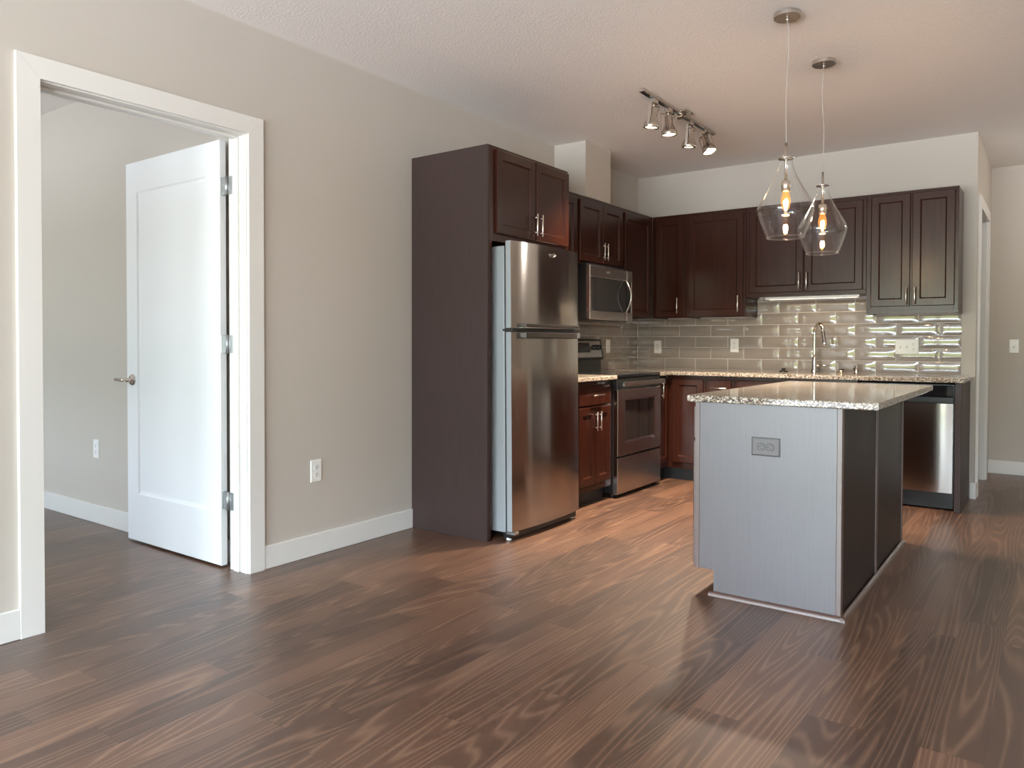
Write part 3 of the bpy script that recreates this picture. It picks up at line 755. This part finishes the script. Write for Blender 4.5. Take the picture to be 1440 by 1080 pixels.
m = MB(); m.lathe([(0.0, 0), (0.036, 0.0), (0.034, 0.006), (0.014, 0.010), (0.012, 0.020), (0.018, 0.024), (0.016, 0.030), (0.0, 0.031)], (1.395, 3.03, 0.9175), (0, 0, 1), 24)
tag(m.build('sink_stopper', BLACK), 'black rubber sink stopper left of the faucet', 'stopper')
m = MB(); m.lathe([(0.0, 0), (0.038, 0.0), (0.036, 0.007), (0.022, 0.012), (0.020, 0.024), (0.018, 0.026), (0.0, 0.026)], (1.852, 3.03, 0.9175), (0, 0, 1), 24)
o = tag(m.build('strainer_basket', CHROME), 'chrome sink strainer with black top between faucet and soap dispenser', 'strainer')
m = MB(); m.cyl((1.852, 3.03, 0.9430), (1.852, 3.03, 0.950), 0.019, 20); m.build('stopper_cap', BLACK, o)
t = thing('soap_dispenser', (1.965, 3.03, 0.9175), 'short chrome cylinder air gap right of the faucet', 'air gap')
m = MB(); m.lathe([(0.0, 0), (0.022, 0.0), (0.022, 0.006), (0.018, 0.009), (0.018, 0.062), (0.014, 0.068), (0.0, 0.069)], (1.965, 3.03, 0.9175), (0, 0, 1), 24); m.build('cap', CHROME, t)
m = MB(); m.box(1.944, 1.952, 3.004, 3.016, 0.94, 0.965, 0.002); m.build('vent_slot', SLOT, t)
t.name = 'air_gap_cap'

# ------------------------------------------------------------------ island
IX0, IX1, IY0, IY1 = 1.898, 2.538, -0.105, 1.419
il = thing('kitchen_island', (2.22, 0.66, 0.0), 'dark wood kitchen island cabinet with outlet on its end panel', 'island')
m = MB()
poly = [(1.921, 0.0), (2.516, 0.0), (2.516, 0.884), (1.921, 0.884)]
P2 = [(1.990, 0.0), (2.516, 0.0), (2.516, 0.884), (1.921, 0.884), (1.921, 0.116), (1.990, 0.116)]
m.rings([[(x, IY0 + 0.019, z) for x, z in P2], [(x, IY0, z) for x, z in P2]]); m.build('end_panel', PANEL_LIT, il)
m = MB(); m.box(2.516, IX1, IY0 - 0.0015, IY0 + 0.03, 0.0, 0.884, 0.002); m.build('corner_stile', WOOD_LIT, il)
m = MB(); m.box(IX0, 1.921, IY0 - 0.0015, IY0 + 0.03, 0.113, 0.884, 0.002); m.build('corner_stile', WOOD_LIT, il)
m = MB(); m.box(1.921, 2.516, IY0 + 0.019, IY1, 0.11, 0.884); m.box(1.99, 2.516, IY0 + 0.019, IY1, 0.0, 0.11); m.build('cabinet_box', CAB, il)
for (a, b) in ((IY0 + 0.03, 0.640), (0.664, IY1 - 0.004)):
    m = MB(); m.box(2.516, 2.532, a, b, 0.0, 0.884, 0.001); m.build('back_panel', PANEL_SHADED, il)
m = MB(); m.box(2.516, IX1 + 0.002, 0.642, 0.662, 0.0, 0.884, 0.003); m.build('batten', WOOD_LIT, il)
m = MB(); m.box(2.516, IX1, IY1 - 0.004, IY1 + 0.012, 0.0, 0.884, 0.003); m.build('batten', WOOD_LIT, il)
def quarter(p0, p1, out, r=0.019):
    q = MB(); p0 = Vector(p0); p1 = Vector(p1); out = Vector(out); z = Vector((0, 0, 1))
    sec = [Vector((0, 0, 0))] + [out * r * math.cos(a * math.pi / 2 / 6) + z * r * math.sin(a * math.pi / 2 / 6) for a in range(7)]
    q.rings([[p0 + s for s in sec], [p1 + s for s in sec]], smooth=False); return q
quarter((1.972, IY0 - 0.0015, 0), (IX1 + 0.019, IY0 - 0.0015, 0), (0, -1, 0)).build('shoe_moulding', WOOD_LIT, il)
quarter((IX1, IY0 - 0.02, 0), (IX1, IY1 + 0.012, 0), (1, 0, 0)).build('shoe_moulding', WOOD_LIT, il)
fr = ISLW(1.9205)
for (a, b) in ((-0.100, 0.655), (0.662, 1.415)):
    m = MB(); m.box(IX0, 1.921, max(a, IY0 + 0.03), b, 0.113, 0.884); m.build('face_frame', CAB, il)
fr = ISLW(IX0)
for (a, b) in ((-0.095, 0.650), (0.668, 1.410)):
    o = slab(fr, -b, -a, 0.715, 0.860, 0, 0.010, 0.002).build('drawer', WOOD_LIT, il)
    bar_handle(fr, 0.785, -(a + b) / 2 - 0.07, -(a + b) / 2 + 0.07, 0.010, True).build('handle', NICKEL, o)
    mid = (a + b) / 2
    for (c, d_, hu) in ((a, mid - 0.002, mid - 0.03), (mid + 0.002, b, mid + 0.03)):
        o = shaker(fr, -d_, -c, 0.130, 0.700, t=0.013, dep=0.006).build('door', WOOD_LIT, il)
        bar_handle(fr, -hu, 0.53, 0.66, 0.013).build('handle', NICKEL, o)
m = MB()
def rect(z, d_): return [(1.871 + d_, -0.136 + d_, z), (2.678 - d_, -0.136 + d_, z), (2.678 - d_, 1.498 - d_, z), (1.871 + d_, 1.498 - d_, z)]
m.rings([rect(0.8845, 0.004), rect(0.8885, 0.0), rect(0.911, 0.0), rect(0.915, 0.004)])
tag(m.build('countertop', GRAN), 'polished speckled granite countertop on top of the island', 'countertop')

# ------------------------------------------------------------------ outlets and switches
def plate(m, fr, u0, u1, v0, v1, n=0.006):
    m.rings([fr.ring(u0, u1, v0, v1, 0.0003), fr.ring(u0, u1, v0, v1, 0.002), fr.ring(u0 + .004, u1 - .004, v0 + .004, v1 - .004, n)])
def ellipse(m, fr, u, v, ru, rv, n0, n1, k=24):
    f = lambda r, n: [fr.p(u + ru * r * math.cos(2 * math.pi * i / k), v + max(-0.82, min(0.82, math.sin(2 * math.pi * i / k))) * rv * r, n) for i in range(k)]
    m.rings([f(1, n0), f(1, n1 - .0006), f(.94, n1)])
def duplex(fr, u, v, label, mat=None, horiz=False, group=None, base=0.0):
    mat = mat or WHITEP; F = Fr(fr.p(0, 0, base), fr.u, fr.n)
    t = thing('outlet', F.p(u, v - 0.06), label, 'outlet', group)
    m = MB(); a, b = (0.0595, 0.038) if horiz else (0.037, 0.060)
    plate(m, F, u - a, u + a, v - b, v + b); m.build('cover_plate', mat, t)
    if horiz: slab(F, u - a - .003, u + a + .003, v - b - .003, v + b + .003, 0.0002, 0.0016, 0.0005).build('dark_border', BLACK, t)  # dark border plate around the cover plate
    for q in (-0.0195, 0.0195):
        if horiz:
            m = MB(); ellipse(m, F, u + q, v, 0.0175, 0.0185, 0.0052, 0.0066); m.build('socket_ring', BLACK, t)
        s = MB(); m = MB(); cu, cv = (u + q, v) if horiz else (u, v + q)
        ellipse(m, F, cu, cv, 0.0155, 0.0165 if not horiz else 0.0165, 0.005, 0.0078); so = m.build('socket', mat, t)
        for (du, dv, wu, wv) in ((-0.006, 0.003, 0.0012, 0.0042), (0.006, 0.003, 0.0013, 0.0038), (0, -0.008, 0.0024, 0.0026)):
            if horiz: du, dv, wu, wv = dv, du, wv, wu
            s.rings([F.ring(cu + du - wu, cu + du + wu, cv + dv - wv, cv + dv + wv, 0.0074), F.ring(cu + du - wu, cu + du + wu, cv + dv - wv, cv + dv + wv, 0.0082)])
        s.build('slots', SLOT, so)
    m = MB(); m.cyl(F.p(u, v, 0.005), F.p(u, v, 0.007), 0.003, 10); m.build('screw', mat, t)
duplex(LEFT(0.0), -0.749, 0.457, 'white duplex outlet low on the left wall beside the doorway')
duplex(BACK(-1.099), -1.702, 0.472, 'white duplex outlet low on the bedroom wall seen through the doorway')
duplex(BACK(YB), 0.218, 1.119, 'white outlet on the tiles near the corner of the back wall', base=0.012)
duplex(BACK(YB), 0.951, 1.135, 'white outlet on the tiles left of the faucet', base=0.012)
duplex(BACK(IY0), 2.223, 0.699, 'grey metal horizontal outlet on the island end panel', GREYM, True)
F = Fr(LEFT(0.0).p(0, 0, 0.012), (0, 1, 0), (1, 0, 0))
def toggle(F, u, v, label, n=1, name='light_switch'):
    t = thing(name, F.p(u, v - 0.06), label, 'light switch')
    m = MB(); plate(m, F, u - 0.036, u + 0.036, v - 0.060, v + 0.060); m.build('cover_plate', WHITEP, t)
    m = MB(); m.rings([F.ring(u - .0055, u + .0055, v - .012, v + .012, .005), F.ring(u - .0045, u + .0045, v - .003, v + .008, .016)]); m.build('toggle', WHITEP, t)
toggle(F, 2.506, 1.126, 'cream switch plate on the tiles right of the range backguard')
toggle(BACK(YF), 2.948, 1.134, 'white light switch on the far wall of the passage')
F = Fr(BACK(YB).p(0, 0, 0.012), (1, 0, 0), (0, -1, 0))
t = thing('switch_plate', F.p(2.311, 1.07), 'wide three-gang white plate with two switches and an outlet', 'light switch')
m = MB(); plate(m, F, 2.229, 2.393, 1.072, 1.190); m.build('cover_plate', WHITEP, t)
for u in (2.265, 2.311):
    m = MB(); m.rings([F.ring(u - .0055, u + .0055, 1.119, 1.143, .005), F.ring(u - .0045, u + .0045, 1.128, 1.139, .016)]); m.build('toggle', WHITEP, t)
for q in (-0.0195, 0.0195):
    s = MB(); m = MB(); ellipse(m, F, 2.357, 1.131 + q, 0.0155, 0.0165, 0.005, 0.0078); so = m.build('socket', WHITEP, t)
    for (du, dv, wu, wv) in ((-0.006, 0.003, 0.0013, 0.0045), (0.006, 0.003, 0.0013, 0.0038), (0, -0.008, 0.0024, 0.0026)):
        s.rings([F.ring(2.357 + du - wu, 2.357 + du + wu, 1.131 + q + dv - wv, 1.131 + q + dv + wv, 0.0074), F.ring(2.357 + du - wu, 2.357 + du + wu, 1.131 + q + dv - wv, 1.131 + q + dv + wv, 0.0082)])
    s.build('slots', SLOT, so)

# ------------------------------------------------------------------ pendants
def pendant(x, y, zt, label, lean):
    t = thing('pendant_light', (x, y, H), label, 'pendant light', 'glass pendants above the island')
    m = MB(); m.lathe([(0.0, -0.0005), (0.062, -0.0005), (0.062, -0.020), (0.060, -0.022), (0.0, -0.022)], (x, y, H), (0, 0, 1), 48, smooth=False)
    m.cyl((x, y, H - 0.034), (x, y, H - 0.021), 0.007, 12); m.build('canopy', NICKEL, t)
    m = MB(); zs = H - 0.03
    pts = [(x + lean * 0.010 * math.sin(math.pi * 2 * i / 14) * (1 - i / 14), y + 0.004 * math.sin(i * 0.9) * (1 - i / 14), zs + (zt + 0.07 - zs) * i / 14) for i in range(15)]
    m.tube(pts, 0.0022, 8); m.build('cord', simple('clear_cord', srgb(178, 168, 158), 0.3), t)
    m = MB(); m.cyl((x, y, zt - 0.107), (x, y, zt + 0.073), 0.0062, 14); m.build('stem', NICKEL, t)
    m = MB(); m.lathe([(0.010, 0.0), (0.034, 0.0), (0.034, 0.006), (0.010, 0.006), (0.010, 0)], (x, y, zt - 0.004), (0, 0, 1), 32)
    for a in (0.5, 2.6, 4.7): m.cyl((x + 0.030 * math.cos(a), y + 0.030 * math.sin(a), zt + 0.004), (x + 0.050 * math.cos(a), y + 0.050 * math.sin(a), zt + 0.004), 0.003, 8)
    m.build('collar', CHROME, t)
    so = MB(); so.lathe([(0.0, 0.0), (0.015, 0.0), (0.0205, -0.006), (0.0205, -0.052), (0.017, -0.053), (0.0, -0.053)], (x, y, zt - 0.105), (0, 0, 1), 24); so.build('socket', NICKEL, t)
    zb = zt - 0.160
    b = MB(); b.lathe([(0.012, 0.006), (0.014, -0.004), (0.0215, -0.030), (0.0225, -0.050), (0.016, -0.078), (0.004, -0.092), (0.0, -0.094)], (x, y, zb), (0, 0, 1), 24); bl = b.build('bulb', BULBG, t)
    q = MB(); q.tube([(x + 0.007 * math.cos(i * 1.3), y + 0.007 * math.sin(i * 1.3), zb - 0.034 - 0.0018 * i) for i in range(20)], 0.0022, 6); q.build('filament', FILA, bl)
    out = [(0.0300, 0.000), (0.0305, -0.014), (0.034, -0.040), (0.047, -0.078), (0.070, -0.125), (0.096, -0.170), (0.118, -0.210), (0.1275, -0.228), (0.1310, -0.243), (0.1275, -0.260), (0.117, -0.294), (0.101, -0.340), (0.0885, -0.370), (0.0860, -0.377)]
    inn = [(r - 0.0028, h) for r, h in reversed(out)]
    sh = MB(); sh.lathe(out + inn + [out[0]], (x, y, zt), (0, 0, 1), 64); sh.lathe([(0.0848 + 0.0030 * math.cos(a * math.pi / 4), -0.377 + 0.0030 * math.sin(a * math.pi / 4)) for a in range(9)], (x, y, zt), (0, 0, 1), 64); sh.build('glass_shade', GLASS, t)
    l = bpy.data.lights.new('pendant_bulb_glow', 'POINT'); l.energy = 5.0; l.color = (1.0, 0.80, 0.63); l.shadow_soft_size = 0.016
    lo = bpy.data.objects.new('pendant_bulb_glow', l); COL.objects.link(lo); lo.parent = t; lo.matrix_parent_inverse = Matrix.Translation(-Vector(t.location)); lo.location = (x, y, zb - 0.045)
pendant(2.196, 0.256, 2.035, 'clear glass pendant nearer the camera, hanging over the island front', 1)
pendant(2.187, 0.988, 2.032, 'clear glass pendant farther back, over the rear of the island', -1)

# ------------------------------------------------------------------ track light
tr = thing('track_light', (1.165, 1.408, H), 'brushed nickel ceiling track with four lit spotlights', 'track light')
m = MB(); m.box(1.147, 1.183, 0.806, 2.005, H - 0.020, H - 0.0005, 0.002); tk = m.build('track', NICKEL, tr)
m = MB(); m.box(1.156, 1.174, 0.82, 1.99, H - 0.0215, H - 0.0195); m.build('track_slot', BLACK, tk)
m = MB(); m.box(1.110, 1.235, 1.335, 1.455, H - 0.012, H - 0.0005, 0.003); m.box(1.135, 1.195, 1.36, 1.43, H - 0.040, H - 0.012, 0.006); m.build('feed_canopy', NICKEL, tr)
def head(y, axis, yaw):
    ax = Vector(axis).normalized()
    top = Vector((1.165, y, H - 0.022)); piv = Vector((1.165, y, H - 0.060))
    m = MB(); m.box(1.147, 1.183, y - 0.032, y + 0.032, H - 0.052, H - 0.0205, 0.003); m.cyl((1.165, y, H - 0.070), (1.165, y, H - 0.050), 0.009, 12)
    adp = m.build('spotlight', NICKEL, tr)
    c0 = piv + ax * 0.012
    b = MB(); b.lathe([(0.0, 0.0), (0.024, 0.0), (0.026, 0.004), (0.026, 0.058), (0.030, 0.062), (0.046, 0.098), (0.050, 0.100), (0.050, 0.126), (0.047, 0.128), (0.045, 0.119)], c0, ax, 32); b.build('lamp_housing', NICKEL, adp)
    q = MB(); q.lathe([(0.0455, 0.118), (0.030, 0.124), (0.0, 0.126)], c0, ax, 32); q.build('lamp_face', LENS, adp)
    side = Vector((math.cos(yaw), math.sin(yaw), 0)); side = (side - ax * side.dot(ax)).normalized(); w_ = ax.cross(side)
    y_ = MB()
    for sg in (-1, 1):
        pA = piv + side * sg * 0.052 - ax * 0.004; pB = c0 + ax * 0.112 + side * sg * 0.052
        y_.rings([[pA + w_ * .008 - side * .0012, pA - w_ * .008 - side * .0012, pA - w_ * .008 + side * .0012, pA + w_ * .008 + side * .0012],
                  [pB + w_ * .008 - side * .0012, pB - w_ * .008 - side * .0012, pB - w_ * .008 + side * .0012, pB + w_ * .008 + side * .0012]])
    pA = piv - side * 0.053 - ax * 0.005; pB = piv + side * 0.053 - ax * 0.005
    y_.rings([[pA + w_ * .008, pA - w_ * .008, pA - w_ * .008 + ax * .0025, pA + w_ * .008 + ax * .0025], [pB + w_ * .008, pB - w_ * .008, pB - w_ * .008 + ax * .0025, pB + w_ * .008 + ax * .0025]])
    y_.build('yoke', NICKEL, adp)
    k = MB(); sv = piv + w_ * 0.01
    k.tube([piv + ax * 0.004 + w_ * 0.008, piv + side * 0.035 + w_ * 0.02 + ax * 0.0, piv + side * 0.045 + w_ * 0.02 + ax * 0.018, piv + side * 0.026 + ax * 0.03 + w_ * 0.012], 0.0025, 8); k.build('cable', BLACK, adp)
    l = bpy.data.lights.new('spot_glow', 'SPOT'); l.energy = 175; l.color = (1.0, 0.83, 0.64); l.spot_size = math.radians(100); l.spot_blend = 0.8; l.shadow_soft_size = 0.045
    lo = bpy.data.objects.new('spot_glow', l); COL.objects.link(lo); lo.parent = adp
    lo.matrix_world = Matrix.Translation(c0 + ax * 0.135) @ (-ax).to_track_quat('Z', 'Y').to_matrix().to_4x4()
    lo.parent = tr; lo.matrix_parent_inverse = Matrix.Translation(-Vector(tr.location))
head(0.985, (-0.15, 0.02, -1), 1.6)
head(1.205, (0.04, 0.02, -1), 0.63)
head(1.565, (-0.10, 0.10, -1), 1.6)
head(1.825, (0.38, -0.10, -1), -0.35)
l = bpy.data.lights.new('strip_glow', 'AREA'); l.shape = 'RECTANGLE'; l.size = 0.66; l.size_y = 0.04; l.energy = 0.8; l.color = (1.0, 0.72, 0.42)
lo = bpy.data.objects.new('strip_glow', l); COL.objects.link(lo); lo.location = (1.665, 2.85, 1.508)

# added ceiling lamp, unseen right of the frame, to brighten the far wall
t = thing('passage_fill_light', (4.1, 3.5, H), 'added round flush ceiling lamp, unseen, brightening the passage and far wall', 'fill light')
m = MB(); m.lathe([(0.0, -0.0005), (0.17, -0.0005), (0.17, -0.025), (0.0, -0.025)], (4.1, 3.5, H), (0, 0, 1), 40, smooth=False); m.build('base', NICKEL, t)
m = MB(); m.lathe([(0.155, -0.026), (0.15, -0.05), (0.12, -0.085), (0.06, -0.105), (0.0, -0.11)], (4.1, 3.5, H), (0, 0, 1), 40); m.build('glass_dome', emit_mat('fill_light_glass', C4(1.0, 0.90, 0.80), 2), t)
l = bpy.data.lights.new('passage_fill_glow', 'POINT'); l.energy = 16; l.color = (1.0, 0.92, 0.84); l.shadow_soft_size = 0.12
lo = bpy.data.objects.new('passage_fill_glow', l); COL.objects.link(lo); lo.parent = t; lo.matrix_parent_inverse = Matrix.Translation(-Vector(t.location)); lo.location = (4.1, 3.5, H - 0.25)
